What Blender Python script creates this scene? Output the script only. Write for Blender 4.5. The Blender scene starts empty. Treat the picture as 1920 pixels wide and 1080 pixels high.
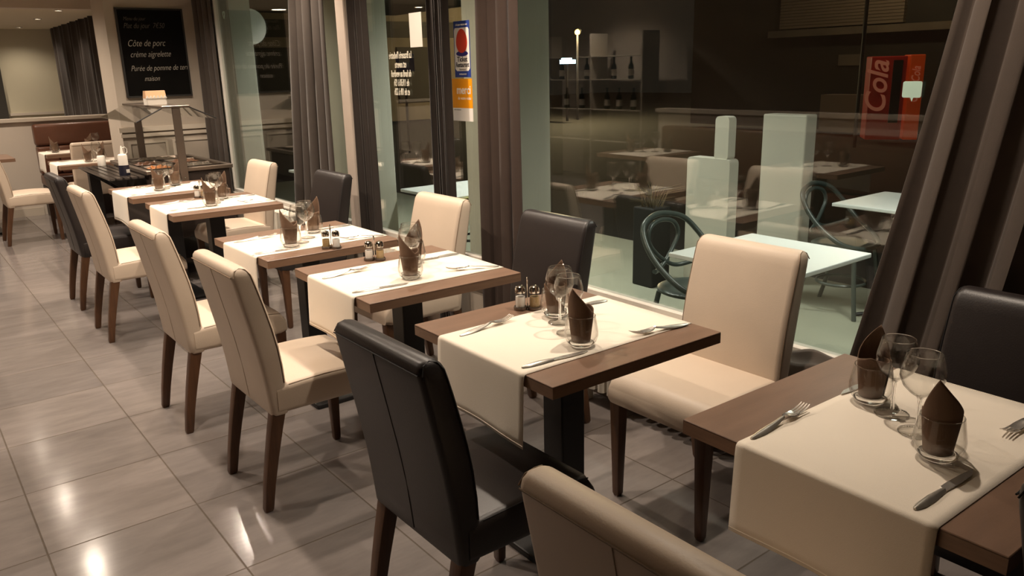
import bpy, bmesh, math, random
from mathutils import Vector, Matrix
random.seed(7)
S = bpy.context.scene
C = S.collection
PI = math.pi

# ------------------------------------------------------------------ camera, world, exposure
CAM_H = 1.4897
PITCH, ROLL, YAW, FPX = 0.26950, -0.0250, 0.65950, 1488.57
fw = Vector((math.sin(YAW)*math.cos(PITCH), math.cos(YAW)*math.cos(PITCH), -math.sin(PITCH)))
rt0 = Vector((math.cos(YAW), -math.sin(YAW), 0)); up0 = rt0.cross(fw)
rt = math.cos(ROLL)*rt0 + math.sin(ROLL)*up0
up = -math.sin(ROLL)*rt0 + math.cos(ROLL)*up0
cd = bpy.data.cameras.new('camera'); cam = bpy.data.objects.new('camera', cd); C.objects.link(cam)
M = Matrix.Identity(4)
for i in range(3):
    M[i][0] = rt[i]; M[i][1] = up[i]; M[i][2] = -fw[i]
M[2][3] = CAM_H
cam.matrix_world = M
cd.sensor_width = 36; cd.lens = 36*FPX/1920; cd.clip_start = .02; cd.clip_end = 200
S.camera = cam
w = bpy.data.worlds.new('night'); S.world = w; w.use_nodes = True
w.node_tree.nodes['Background'].inputs[0].default_value = (.005, .0045, .0035, 1)
w.node_tree.nodes['Background'].inputs[1].default_value = 1
S.view_settings.view_transform = 'Standard'; S.view_settings.look = 'None'
S.view_settings.exposure = 0.75; S.view_settings.gamma = 1; S.view_settings.use_curve_mapping = False
S.cycles.transparent_max_bounces = 40
SPOT_W = 62.0; WARM = (1.0, .84, .68)

# ------------------------------------------------------------------ materials
def lin(c):
    return tuple(((v/255)/12.92 if v/255 <= .04045 else ((v/255+.055)/1.055)**2.4) for v in c) + (1,)
MATS = {}
def mat(name, rgb, rough=.5, metal=0, noise=0, nscale=8, bump=0, bscale=200, spec=.5, emit=None, estr=0, sheen=0, stretch=None):
    m = bpy.data.materials.new(name); m.use_nodes = True; MATS[name] = m
    n = m.node_tree.nodes; l = m.node_tree.links; b = n['Principled BSDF']
    col = lin(rgb)
    b.inputs['Base Color'].default_value = col
    b.inputs['Roughness'].default_value = rough; b.inputs['Metallic'].default_value = metal
    b.inputs['Specular IOR Level'].default_value = spec
    if sheen: b.inputs['Sheen Weight'].default_value = sheen
    tc = n.new('ShaderNodeTexCoord')
    src = tc.outputs['Object']
    if stretch:
        mp = n.new('ShaderNodeMapping'); mp.inputs['Scale'].default_value = stretch
        l.new(src, mp.inputs[0]); src = mp.outputs[0]
    if noise:
        t = n.new('ShaderNodeTexNoise'); t.inputs['Scale'].default_value = nscale; t.inputs['Detail'].default_value = 5
        l.new(src, t.inputs['Vector'])
        r = n.new('ShaderNodeMapRange'); r.inputs[1].default_value = .3; r.inputs[2].default_value = .7
        r.inputs[3].default_value = 1-noise; r.inputs[4].default_value = 1+noise
        l.new(t.outputs['Fac'], r.inputs[0])
        h = n.new('ShaderNodeVectorMath'); h.operation = 'SCALE'; h.inputs[0].default_value = col[:3]
        l.new(r.outputs[0], h.inputs['Scale']); l.new(h.outputs[0], b.inputs['Base Color'])
    if bump:
        t2 = n.new('ShaderNodeTexNoise'); t2.inputs['Scale'].default_value = bscale; t2.inputs['Detail'].default_value = 2
        l.new(src, t2.inputs['Vector'])
        bp = n.new('ShaderNodeBump'); bp.inputs['Strength'].default_value = bump; bp.inputs['Distance'].default_value = .002
        l.new(t2.outputs['Fac'], bp.inputs['Height']); l.new(bp.outputs[0], b.inputs['Normal'])
    if emit:
        b.inputs['Emission Color'].default_value = lin(emit); b.inputs['Emission Strength'].default_value = estr
    return m
def glassmat(name, tint=(1, 1, 1), ior=1.5, gain=1.0, rough=0.0):
    m = bpy.data.materials.new(name); m.use_nodes = True; MATS[name] = m
    n = m.node_tree.nodes; l = m.node_tree.links; n.remove(n['Principled BSDF'])
    o = n['Material Output']; mx = n.new('ShaderNodeMixShader'); t = n.new('ShaderNodeBsdfTransparent')
    g = n.new('ShaderNodeBsdfGlossy'); g.inputs['Roughness'].default_value = rough
    t.inputs[0].default_value = (*tint, 1); f = n.new('ShaderNodeFresnel'); f.inputs[0].default_value = ior
    mu = n.new('ShaderNodeMath'); mu.operation = 'MULTIPLY'; mu.inputs[1].default_value = gain; mu.use_clamp = True
    
    ge = n.new('ShaderNodeNewGeometry'); mr = n.new('ShaderNodeMapRange'); mr.inputs[3].default_value = ior; mr.inputs[4].default_value = 1/ior
    l.new(ge.outputs['Backfacing'], mr.inputs[0]); l.new(mr.outputs[0], f.inputs[0])
    l.new(f.outputs[0], mu.inputs[0]); l.new(mu.outputs[0], mx.inputs[0])
    l.new(t.outputs[0], mx.inputs[1]); l.new(g.outputs[0], mx.inputs[2]); l.new(mx.outputs[0], o.inputs[0])
    return m
mat('beige_leather', (200, 182, 163), .48, noise=.03, nscale=6, bump=.12, bscale=260)
mat('beige_seam', (126, 106, 86), .7)
mat('black_leather', (38, 32, 31), .42, noise=.08, nscale=9, bump=.15, bscale=260)
mat('black_seam', (22, 20, 21), .6)
mat('leg_wood', (84, 55, 34), .42, noise=.22, nscale=14, stretch=(6, 6, .6))
mat('table_wood', (121, 95, 78), .33, noise=.10, nscale=7, bump=.1, bscale=90, stretch=(1, 5, 1))
mat('table_edge', (128, 100, 80), .4, noise=.12, nscale=12, stretch=(1, 1, 9))
mat('black_steel', (24, 22, 22), .45, noise=.1)
mat('runner_cloth', (232, 221, 205), .85, bump=.3, bscale=900, sheen=.1, noise=.015, nscale=5)
mat('napkin_paper', (104, 80, 62), .9, bump=.2, bscale=500, noise=.05)
mat('chrome', (205, 200, 192), .12, metal=1)
mat('cutlery_steel', (212, 206, 198), .24, metal=.8)
mat('cutlery_grip', (186, 180, 170), .3, metal=.7, noise=.1, nscale=60)
glassmat('drinking_glass', (.985, .985, .98), 1.5, 1.15)
_n = MATS['drinking_glass'].node_tree; _lw = _n.nodes.new('ShaderNodeLayerWeight'); _lw.inputs[0].default_value = .5
_pw = _n.nodes.new('ShaderNodeMath'); _pw.operation = 'POWER'; _pw.inputs[1].default_value = 3.5
_mc = _n.nodes.new('ShaderNodeMix'); _mc.data_type = 'RGBA'; _mc.inputs[6].default_value = (.985, .985, .98, 1); _mc.inputs[7].default_value = (.62, .59, .55, 1)
_n.links.new(_lw.outputs['Facing'], _pw.inputs[0]); _n.links.new(_pw.outputs[0], _mc.inputs[0])
_n.links.new(_mc.outputs[2], next(x for x in _n.nodes if x.type == 'BSDF_TRANSPARENT').inputs[0])
glassmat('window_glass', (.935, .955, .935), 1.52, 1.9)
glassmat('guard_glass', (.86, .86, .84), 1.5, 1.0)
def solidglass():
    m = bpy.data.materials.new('solid_glass'); m.use_nodes = True; MATS['solid_glass'] = m
    b = m.node_tree.nodes['Principled BSDF']; b.inputs['Base Color'].default_value = (1, 1, 1, 1)
    b.inputs['Roughness'].default_value = .0; b.inputs['IOR'].default_value = 1.48; b.inputs['Transmission Weight'].default_value = 1
solidglass()
mat('salt', (238, 234, 228), .9, bump=.3)
mat('pepper', (170, 144, 100), .9, noise=.2, nscale=300)
mat('curtain_cloth_lit', (72, 60, 51), .9, bump=.35, bscale=700, noise=.06, nscale=20, sheen=.15)  # lighter copy of curtain_cloth, light on the right curtain put into its colour
mat('curtain_cloth', (58, 49, 42), .9, bump=.35, bscale=700, noise=.06, nscale=20, sheen=.15)
mat('curtain_dark', (42, 34, 29), .9, bump=.35, bscale=700, noise=.06, nscale=20, sheen=.1)
mat('curtain_bronze', (64, 49, 41), .9, bump=.35, bscale=700, noise=.05, nscale=20, sheen=.15)
mat('wall_paint', (168, 156, 142), .85, noise=.02, nscale=3)
mat('wall_warm', (190, 182, 158), .85, noise=.03, nscale=2)
mat('partition_paint', (196, 184, 170), .8, noise=.02, nscale=3)
mat('trim_paint', (190, 178, 162), .6)
mat('ceiling_paint', (205, 192, 165), .9)
mat('frame_paint', (206, 198, 188), .4)
mat('post_paint', (182, 168, 156), .5, noise=.03)
mat('sill_paint', (92, 78, 66), .6)
mat('radiator_paint', (226, 218, 204), .35)
mat('chalkboard_slate', (15, 13, 11), .9, noise=.25, nscale=5, spec=.1)
mat('chalkboard_frame', (26, 22, 18), .6)
mat('chalk', (168, 160, 148), .95)
mat('chalk_faint', (104, 97, 88), .95)
mat('brown_leather', (98, 62, 45), .38, noise=.12, nscale=7, bump=.2, bscale=200)
mat('buffet_wood', (42, 31, 26), .5, noise=.1)
mat('buffet_top', (52, 46, 42), .25)
mat('brushed_metal', (128, 116, 106), .38, metal=.85)
mat('food_orange', (176, 108, 50), .5, noise=.5, nscale=60, bump=.8, bscale=70)
mat('food_brown', (96, 64, 44), .5, noise=.5, nscale=50, bump=.8, bscale=70)
mat('food_dark', (70, 60, 48), .5, noise=.5, nscale=40, bump=.8, bscale=60)
mat('white_plastic', (232, 226, 216), .4)
mat('dark_blue_plastic', (34, 34, 48), .4)
mat('paper_white', (206, 200, 190), .8)
mat('kraft_paper', (176, 138, 104), .85, noise=.05)
mat('porcelain', (210, 205, 198), .25)
mat('lamp_metal', (210, 205, 198), .3, metal=.6)
mat('lamp_lens', (255, 240, 215), .3, emit=(255, 238, 208), estr=14)
mat('terrace_lens', (235, 255, 240), .3, emit=(225, 255, 235), estr=6)
mat('pillar_paint', (206, 202, 188), .8, noise=.03, nscale=2)
mat('terrace_floor', (154, 155, 138), .6, noise=.06, nscale=3)
mat('asphalt', (30, 28, 25), .9, noise=.3, nscale=30)
mat('outdoor_top', (226, 230, 228), .35)
mat('resin_chair', (66, 74, 70), .35)
mat('planter_black', (28, 25, 22), .6, noise=.1)
mat('dry_grass', (98, 84, 58), .9)
mat('soffit_dark', (120, 114, 104), .8)
mat('facade', (110, 100, 84), .9, noise=.15, nscale=2)
mat('facade_dark', (46, 42, 34), .8, noise=.15, nscale=2)
mat('shutter_metal', (132, 116, 96), .6)
mat('vending_red', (170, 32, 22), .4, emit=(150, 24, 14), estr=.05)
mat('vending_orange', (205, 72, 18), .4, emit=(190, 62, 12), estr=.10)
mat('vending_panel', (30, 22, 18), .3)
mat('vending_script', (228, 150, 120), .5, emit=(220, 130, 100), estr=.10)
mat('sign_light', (200, 235, 255), .4, emit=(190, 232, 255), estr=5)
mat('street_glow', (255, 200, 90), .4, emit=(255, 190, 70), estr=8)
mat('gold_reflection', (230, 160, 50), .4, emit=(220, 150, 40), estr=.6)
mat('sticker_mint', (176, 206, 192), .6)
mat('sticker_white', (236, 230, 222), .6)
mat('sticker_blue', (38, 62, 140), .5)
mat('sticker_navy', (40, 36, 110), .5)
mat('sticker_orange', (240, 156, 8), .5)
mat('sticker_red', (206, 62, 40), .45)
mat('ink', (30, 28, 40), .7)
mat('grey_ink', (120, 114, 108), .7)
mat('glass_lettering', (216, 208, 190), .7)
mat('glass_scribble', (150, 164, 150), .8)
mat('yellow_plastic', (226, 206, 20), .3)
mat('shelf_wood', (176, 166, 150), .5)
mat('bottle_dark', (40, 46, 36), .2)
mat('bottle_label', (225, 220, 208), .6)

def floor_mat():
    m = bpy.data.materials.new('floor_tiles'); m.use_nodes = True; MATS['floor_tiles'] = m
    n = m.node_tree.nodes; l = m.node_tree.links; b = n['Principled BSDF']
    tc = n.new('ShaderNodeTexCoord'); mp = n.new('ShaderNodeMapping')
    mp.inputs['Location'].default_value = (-.1804+.4767*40, -2.7366+.4955*40, 0)
    l.new(tc.outputs['Object'], mp.inputs[0])
    br = n.new('ShaderNodeTexBrick'); br.offset = 0; br.squash = 1
    br.inputs['Scale'].default_value = 1; br.inputs['Mortar Size'].default_value = .0032
    br.inputs['Mortar Smooth'].default_value = .3
    br.inputs['Brick Width'].default_value = .4767; br.inputs['Row Height'].default_value = .4955
    br.inputs['Color1'].default_value = lin((124, 116, 112)); br.inputs['Color2'].default_value = lin((114, 107, 104))
    br.inputs['Mortar'].default_value = lin((82, 72, 62)); l.new(mp.outputs[0], br.inputs['Vector'])
    mp2 = n.new('ShaderNodeMapping'); mp2.inputs['Scale'].default_value = (1.4, 5, 1); l.new(tc.outputs['Object'], mp2.inputs[0])
    t = n.new('ShaderNodeTexNoise'); t.inputs['Scale'].default_value = 2.4; t.inputs['Detail'].default_value = 7; t.inputs['Roughness'].default_value = .65
    l.new(mp2.outputs[0], t.inputs['Vector'])
    r = n.new('ShaderNodeMapRange'); r.inputs[1].default_value = .3; r.inputs[2].default_value = .7; r.inputs[3].default_value = .84; r.inputs[4].default_value = 1.14
    l.new(t.outputs['Fac'], r.inputs[0])
    mx = n.new('ShaderNodeVectorMath'); mx.operation = 'SCALE'
    l.new(br.outputs['Color'], mx.inputs[0]); l.new(r.outputs[0], mx.inputs['Scale']); l.new(mx.outputs[0], b.inputs['Base Color'])
    r2 = n.new('ShaderNodeMapRange'); r2.inputs[3].default_value = .14; r2.inputs[4].default_value = .8
    l.new(br.outputs['Fac'], r2.inputs[0]); l.new(r2.outputs[0], b.inputs['Roughness'])
    bp = n.new('ShaderNodeBump'); bp.invert = True; bp.inputs['Strength'].default_value = .5; bp.inputs['Distance'].default_value = .003
    l.new(br.outputs['Fac'], bp.inputs['Height'])
    t3 = n.new('ShaderNodeTexNoise'); t3.inputs['Scale'].default_value = 9; l.new(tc.outputs['Object'], t3.inputs['Vector'])
    bp2 = n.new('ShaderNodeBump'); bp2.inputs['Strength'].default_value = .06; bp2.inputs['Distance'].default_value = .004
    l.new(t3.outputs['Fac'], bp2.inputs['Height']); l.new(bp.outputs[0], bp2.inputs['Normal']); l.new(bp2.outputs[0], b.inputs['Normal'])
    b.inputs['Specular IOR Level'].default_value = .38
floor_mat()

# ------------------------------------------------------------------ mesh helpers
class MB:
    def __init__(s): s.v = []; s.f = []
    def add(s, vs, fs):
        o = len(s.v); s.v += [tuple(v) for v in vs]; s.f += [tuple(i+o for i in f) for f in fs]; return s
    def box(s, x0, x1, y0, y1, z0, z1):
        return s.add([(x0,y0,z0),(x1,y0,z0),(x1,y1,z0),(x0,y1,z0),(x0,y0,z1),(x1,y0,z1),(x1,y1,z1),(x0,y1,z1)],
                     [(0,3,2,1),(4,5,6,7),(0,1,5,4),(1,2,6,5),(2,3,7,6),(3,0,4,7)])
    def loft(s, secs, cap=True, closed=False):
        n = len(secs[0]); vs = [p for sec in secs for p in sec]; fs = []
        m = len(secs)
        for i in range(m if closed else m-1):
            a = i*n; b = ((i+1) % m)*n
            for j in range(n):
                k = (j+1) % n; fs.append((a+j, a+k, b+k, b+j))
        if cap and not closed:
            fs.append(tuple(reversed(range(n)))); fs.append(tuple(range((m-1)*n, m*n)))
        return s.add(vs, fs)
    def tube(s, pts, r, n=8, closed=False):
        pts = [Vector(p) for p in pts]; m = len(pts); secs = []; prev = None
        for i, p in enumerate(pts):
            if closed: d = pts[(i+1) % m]-pts[i-1]
            else: d = pts[min(i+1, m-1)]-pts[max(i-1, 0)]
            d.normalize()
            if prev is None:
                a = d.orthogonal().normalized()
            else:
                a = (prev - d*prev.dot(d)).normalized()
            prev = a; b = d.cross(a)
            rr = r[i] if isinstance(r, (list, tuple)) else r
            secs.append([p+rr*(math.cos(2*PI*k/n)*a+math.sin(2*PI*k/n)*b) for k in range(n)])
        return s.loft(secs, cap=not closed, closed=closed)
    def lathe(s, prof, n=32, c=(0, 0, 0), closed=False):
        # prof: list of (r,z); points with r==0 become poles
        secs = []
        for r, z in prof:
            secs.append([(c[0]+max(r, 1e-5)*math.cos(2*PI*k/n), c[1]+max(r, 1e-5)*math.sin(2*PI*k/n), c[2]+z) for k in range(n)])
        return s.loft(secs, cap=False, closed=closed)
    def prism(s, poly, z0, z1, axis='z'):
        def P(a, b, c):
            return (a, b, c) if axis == 'z' else ((c, a, b) if axis == 'x' else (a, c, b))
        n = len(poly); vs = [P(a, b, z0) for a, b in poly]+[P(a, b, z1) for a, b in poly]
        fs = [tuple(reversed(range(n))), tuple(range(n, 2*n))]+[(i, (i+1) % n, n+(i+1) % n, n+i) for i in range(n)]
        return s.add(vs, fs)
    def sheet(s, fn, nu, nv):
        vs = [fn(i/nu, j/nv) for j in range(nv+1) for i in range(nu+1)]
        fs = [(j*(nu+1)+i, j*(nu+1)+i+1, (j+1)*(nu+1)+i+1, (j+1)*(nu+1)+i) for j in range(nv) for i in range(nu)]
        return s.add(vs, fs)
    def mesh(s, name, m, smooth=40, bevel=0, seg=2, bang=35):
        me = bpy.data.meshes.new(name); me.from_pydata(s.v, [], s.f)
        bm = bmesh.new(); bm.from_mesh(me)
        bmesh.ops.recalc_face_normals(bm, faces=bm.faces)
        if bevel:
            es = [e for e in bm.edges if len(e.link_faces) == 2 and e.calc_face_angle(0) > math.radians(bang)]
            bmesh.ops.bevel(bm, geom=es, offset=bevel, segments=seg, affect='EDGES', profile=.5, clamp_overlap=True)
        bm.to_mesh(me); bm.free()
        if smooth:
            me.shade_smooth(); me.set_sharp_from_angle(angle=math.radians(smooth))
        me.materials.append(MATS[m]); return me
    def build(s, name, m, parent=None, smooth=40, bevel=0, seg=2, bang=35, solid=0):
        o = bpy.data.objects.new(name, s.mesh(name, m, smooth, bevel, seg, bang)); C.objects.link(o)
        if parent: o.parent = parent
        if solid:
            md = o.modifiers.new('thickness', 'SOLIDIFY'); md.thickness = solid; md.offset = 0
        return o
def rbox(x0, x1, y0, y1, z0, z1): return MB().box(x0, x1, y0, y1, z0, z1)
def tag(o, label=None, cat=None, group=None, kind=None):
    if label: o['label'] = label
    if cat: o['category'] = cat
    if group: o['group'] = group
    if kind: o['kind'] = kind
    return o
def thing(name, label, cat, loc=(0, 0, 0), rz=0, group=None):
    o = bpy.data.objects.new(name, None); C.objects.link(o); o.empty_display_size = .05
    o.location = loc; o.rotation_euler = (0, 0, rz); return tag(o, label, cat, group)
def struct(name, mb, m, parent=None, **k):
    o = mb.build(name, m, parent, **k)
    if not parent: o['kind'] = 'structure'
    return o
def dup(root, loc, rz=0, label=None, group=None):
    r = root.copy(); C.objects.link(r); r.location = loc; r.rotation_euler = (0, 0, rz)
    if label: r['label'] = label
    if group: r['group'] = group
    for ch in list(root.children):
        c = ch.copy(); C.objects.link(c); c.parent = r
        for g in list(ch.children):
            d = g.copy(); C.objects.link(d); d.parent = c
    return r
class Proto:
    """first use moves the built thing itself, later uses copy it"""
    def __init__(s, root): s.root = root; s.used = False
    def put(s, loc, rz, label, group=None):
        if not s.used:
            s.used = True; r = s.root; r.location = loc; r.rotation_euler = (0, 0, rz); tag(r, label, None, group); return r
        return dup(s.root, loc, rz, label, group)
def text(name, body, size, m, loc, xdir, ydir, parent=None, align='LEFT', ext=.0006, shear=0, bold=0, sx=1):
    cu = bpy.data.curves.new(name, 'FONT'); cu.body = body; cu.size = size; cu.align_x = align; cu.extrude = ext
    cu.shear = shear; cu.offset = bold
    tmp = bpy.data.objects.new(name, cu); C.objects.link(tmp)
    dg = bpy.context.evaluated_depsgraph_get()
    me = bpy.data.meshes.new_from_object(tmp.evaluated_get(dg)); bpy.data.objects.remove(tmp); bpy.data.curves.remove(cu)
    me.materials.clear(); me.materials.append(MATS[m])
    X = Vector(xdir).normalized(); Y = Vector(ydir).normalized(); Z = X.cross(Y)
    for v in me.vertices:
        c = v.co.copy(); c.x *= sx
        v.co = Vector(loc)+X*c.x+Y*c.y+Z*c.z
    me.update()
    o = bpy.data.objects.new(name, me); C.objects.link(o)
    if parent: o.parent = parent
    return o
def rrect(w, d, r, n=4, cx=0, cy=0):
    pts = []
    for sx, sy, a0 in ((1, 1, 0), (-1, 1, 90), (-1, -1, 180), (1, -1, 270)):
        for k in range(n+1):
            a = math.radians(a0+90*k/n)
            pts.append((cx+sx*(w/2-r)+r*math.cos(a), cy+sy*(d/2-r)+r*math.sin(a)))
    return pts

# ------------------------------------------------------------------ setting: room shell
WX = 2.47           # window plane
HC = 2.42           # ceiling
struct('floor', rbox(-3.0, 2.6, -2.6, 15.0, -.1, 0), 'floor_tiles', smooth=0)
struct('ceiling', rbox(-3.0, 2.62, -2.6, 10.6, HC, HC+.1), 'ceiling_paint', smooth=0)
struct('ceiling_back', rbox(-3.0, 2.62, 10.6, 15.0, 2.262, 2.36), 'ceiling_paint', smooth=0)
struct('wall_left', rbox(-3.1, -3.0, -2.6, 15.0, 0, HC), 'wall_paint', smooth=0)
struct('wall_back', rbox(-3.0, 2.46, 14.85, 14.95, 0, 2.262), 'wall_warm', smooth=0)
struct('wall_front', rbox(-3.0, 2.6, -2.7, -2.6, 0, HC), 'wall_paint', smooth=0)
wr = MB(); wr.box(2.46, 2.60, -2.6, 7.62, 0, .455); wr.box(2.46, 2.60, -2.6, 7.62, 2.28, HC); wr.box(2.46, 2.60, 7.62, 10.6, 0, HC); wr.box(2.46, 2.60, 10.6, 14.95, 0, 2.262)
wr.box(2.46, 2.60, 7.30, 7.62, .455, 2.28); wr.box(2.46, 2.60, -2.6, -1.2, .455, 2.28)
struct('wall_right', wr, 'wall_paint', smooth=0)
pier = MB().box(1.655, 2.46, 7.6, 8.05, 0, HC)
struct('wall_far', pier, 'wall_paint', smooth=0)
tr = MB(); tr.box(1.63, 2.46, 7.575, 7.6, 1.035, 1.075); tr.box(1.64, 2.46, 7.583, 7.6, .99, 1.02)
struct('trim_1', tr, 'trim_paint', smooth=0)
panel = MB()
for x0, x1 in ((1.69, 2.02), (2.06, 2.40)):
    panel.box(x0, x1, 7.592, 7.6, .93, .95); panel.box(x0, x1, 7.592, 7.6, .16, .18)
    panel.box(x0, x0+.02, 7.592, 7.6, .18, .93); panel.box(x1-.02, x1, 7.592, 7.6, .18, .93)
struct('trim_2', panel, 'trim_paint', smooth=0)
part_ = MB(); part_.box(-3.0, 2.46, 10.46, 10.60, 0, 1.05); part_.box(2.18, 2.46, 10.46, 10.60, 1.05, HC); part_.box(-3.0, 2.18, 10.46, 10.60, 2.255, HC)
struct('wall_partition', part_, 'partition_paint', smooth=0)
struct('trim_3', MB().box(-3.0, 2.19, 10.42, 10.64, 1.05, 1.085), 'trim_paint', smooth=0)
struct('baseboard_far', MB().box(-3.0, 1.33, 10.445, 10.46, 0, .09), 'trim_paint', smooth=0)
bt = MB(); bt.box(1.66, 2.46, 14.82, 14.85, .965, 1.005); bt.box(1.66, 2.46, 14.835, 14.85, .90, .92)
struct('trim_4', bt, 'trim_paint', smooth=0)
struct('door_1', MB().box(.6, 1.64, 14.80, 14.85, 0, 2.0), 'facade_dark', smooth=0)
# window wall: two glazed bays with frame, post and sill
def window(name, y0, y1):
    fr = MB(); fr.box(2.455, 2.505, y0, y1, .455, .50); fr.box(2.43, 2.455, y0, y1, .455, .472)
    fr.box(2.455, 2.505, y0, y1, 2.24, 2.28)
    fr.box(2.455, 2.505, y0, y0+.035, .50, 2.24); fr.box(2.455, 2.505, y1-.035, y1, .50, 2.24)
    o = struct(name, fr, 'frame_paint', smooth=0, bevel=.004, seg=1)
    MB().box(2.476, 2.484, y0+.035, y1-.035, .50, 2.24).build('pane', 'window_glass', o, smooth=0)
    return o
window('window_1', 4.86, 7.30)
window('window_2', -1.2, 4.74)
struct('trim_5', MB().box(2.405, 2.56, 4.74, 4.86, .455, 2.28), 'post_paint', smooth=0, bevel=.006, seg=1)
struct('trim_6', MB().box(2.455, 2.462, -1.2, 7.3, .30, .44), 'sill_paint', smooth=0)
struct('baseboard_right', MB().box(2.445, 2.46, -2.6, 7.6, 0, .08), 'sill_paint', smooth=0)
# low partition with a rail on the far side of the aisle (seen mirrored in the glass)
struct('wall_divider', MB().box(-1.27, -1.17, -2.2, 5.45, 0, 1.04), 'partition_paint', smooth=0)
struct('trim_7', MB().box(-1.30, -1.14, -2.2, 5.47, 1.04, 1.075), 'trim_paint', smooth=0)

# ------------------------------------------------------------------ recessed ceiling lamps
def make_downlight():
    t = thing('ceiling_downlight', 'x', 'ceiling lamp')
    MB().lathe([(.034, 0), (.050, 0), (.050, -.006), (.046, -.010), (.036, -.008), (.034, 0)], 24).build('trim_ring', 'lamp_metal', t)
    MB().lathe([(0, -.003), (.034, -.003), (.034, -.001), (0, -.001)], 24).build('lens', 'lamp_lens', t)
    ld = bpy.data.lights.new('downlight', 'SPOT'); ld.energy = SPOT_W; ld.color = WARM; ld.spot_size = math.radians(140); ld.spot_blend = 1.0
    ld.shadow_soft_size = .028
    lo = bpy.data.objects.new('bulb', ld); C.objects.link(lo); lo.parent = t; lo.location = (0, 0, -.02)
    return t
dl = Proto(make_downlight())
def power(root, k):
    for c in root.children:
        if c.type == 'LIGHT':
            c.data = c.data.copy(); c.data.energy = SPOT_W*k
ordn = ['first', 'second', 'third', 'fourth', 'fifth', 'sixth', 'seventh', 'eighth', 'ninth']
for k, (y, pw) in enumerate(((2.68, .9), (4.0, 1), (5.35, 1.0), (6.68, 1.25), (7.99, 1.4), (9.34, 1.4))):
    lamp = dl.put((.75, y, HC), 0, f'recessed ceiling spotlight above the aisle, {ordn[k]} from the camera', 'recessed ceiling lamps')
    power(lamp, pw)
for k, (y, pw) in enumerate(((1.35, .74), (2.6, .95), (3.85, 1), (5.1, 1.0), (6.33, 1.45))):
    lamp = dl.put((1.93, y, HC), 0, f'recessed ceiling spotlight above the window side of the table row, {ordn[k]} from the camera', 'recessed ceiling lamps')
    power(lamp, pw)
for k, (x, y) in enumerate(((1.87, 10.78), (1.88, 12.31), (1.92, 14.29))):
    lamp = dl.put((x, y, 2.262), 0, f'bright ceiling spotlight in the back room beyond the partition, {ordn[k]} from the opening', 'recessed ceiling lamps')
    power(lamp, .35)
for k, (x, y, z, pw) in enumerate(((.6, 12.2, 2.262, 2.4), (.7, 13.6, 2.262, 2.4), (-.6, 3.2, HC, .8), (-1.78, 9.6, HC, 1), (-.7, 5.6, HC, .9), (-2.2, 7.6, HC, 1.3))):  # added fill lamps, brighten the back room, left side and bottle shelf
    lamp = dl.put((x, y, z), 0, f'added recessed fill spotlight on the left, {["over the back room floor", "before the back room door", "above the benches", "before the partition", "above the end of the divider", "before the bottle shelf"][k]}', 'recessed ceiling lamps')
    power(lamp, pw)

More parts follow.
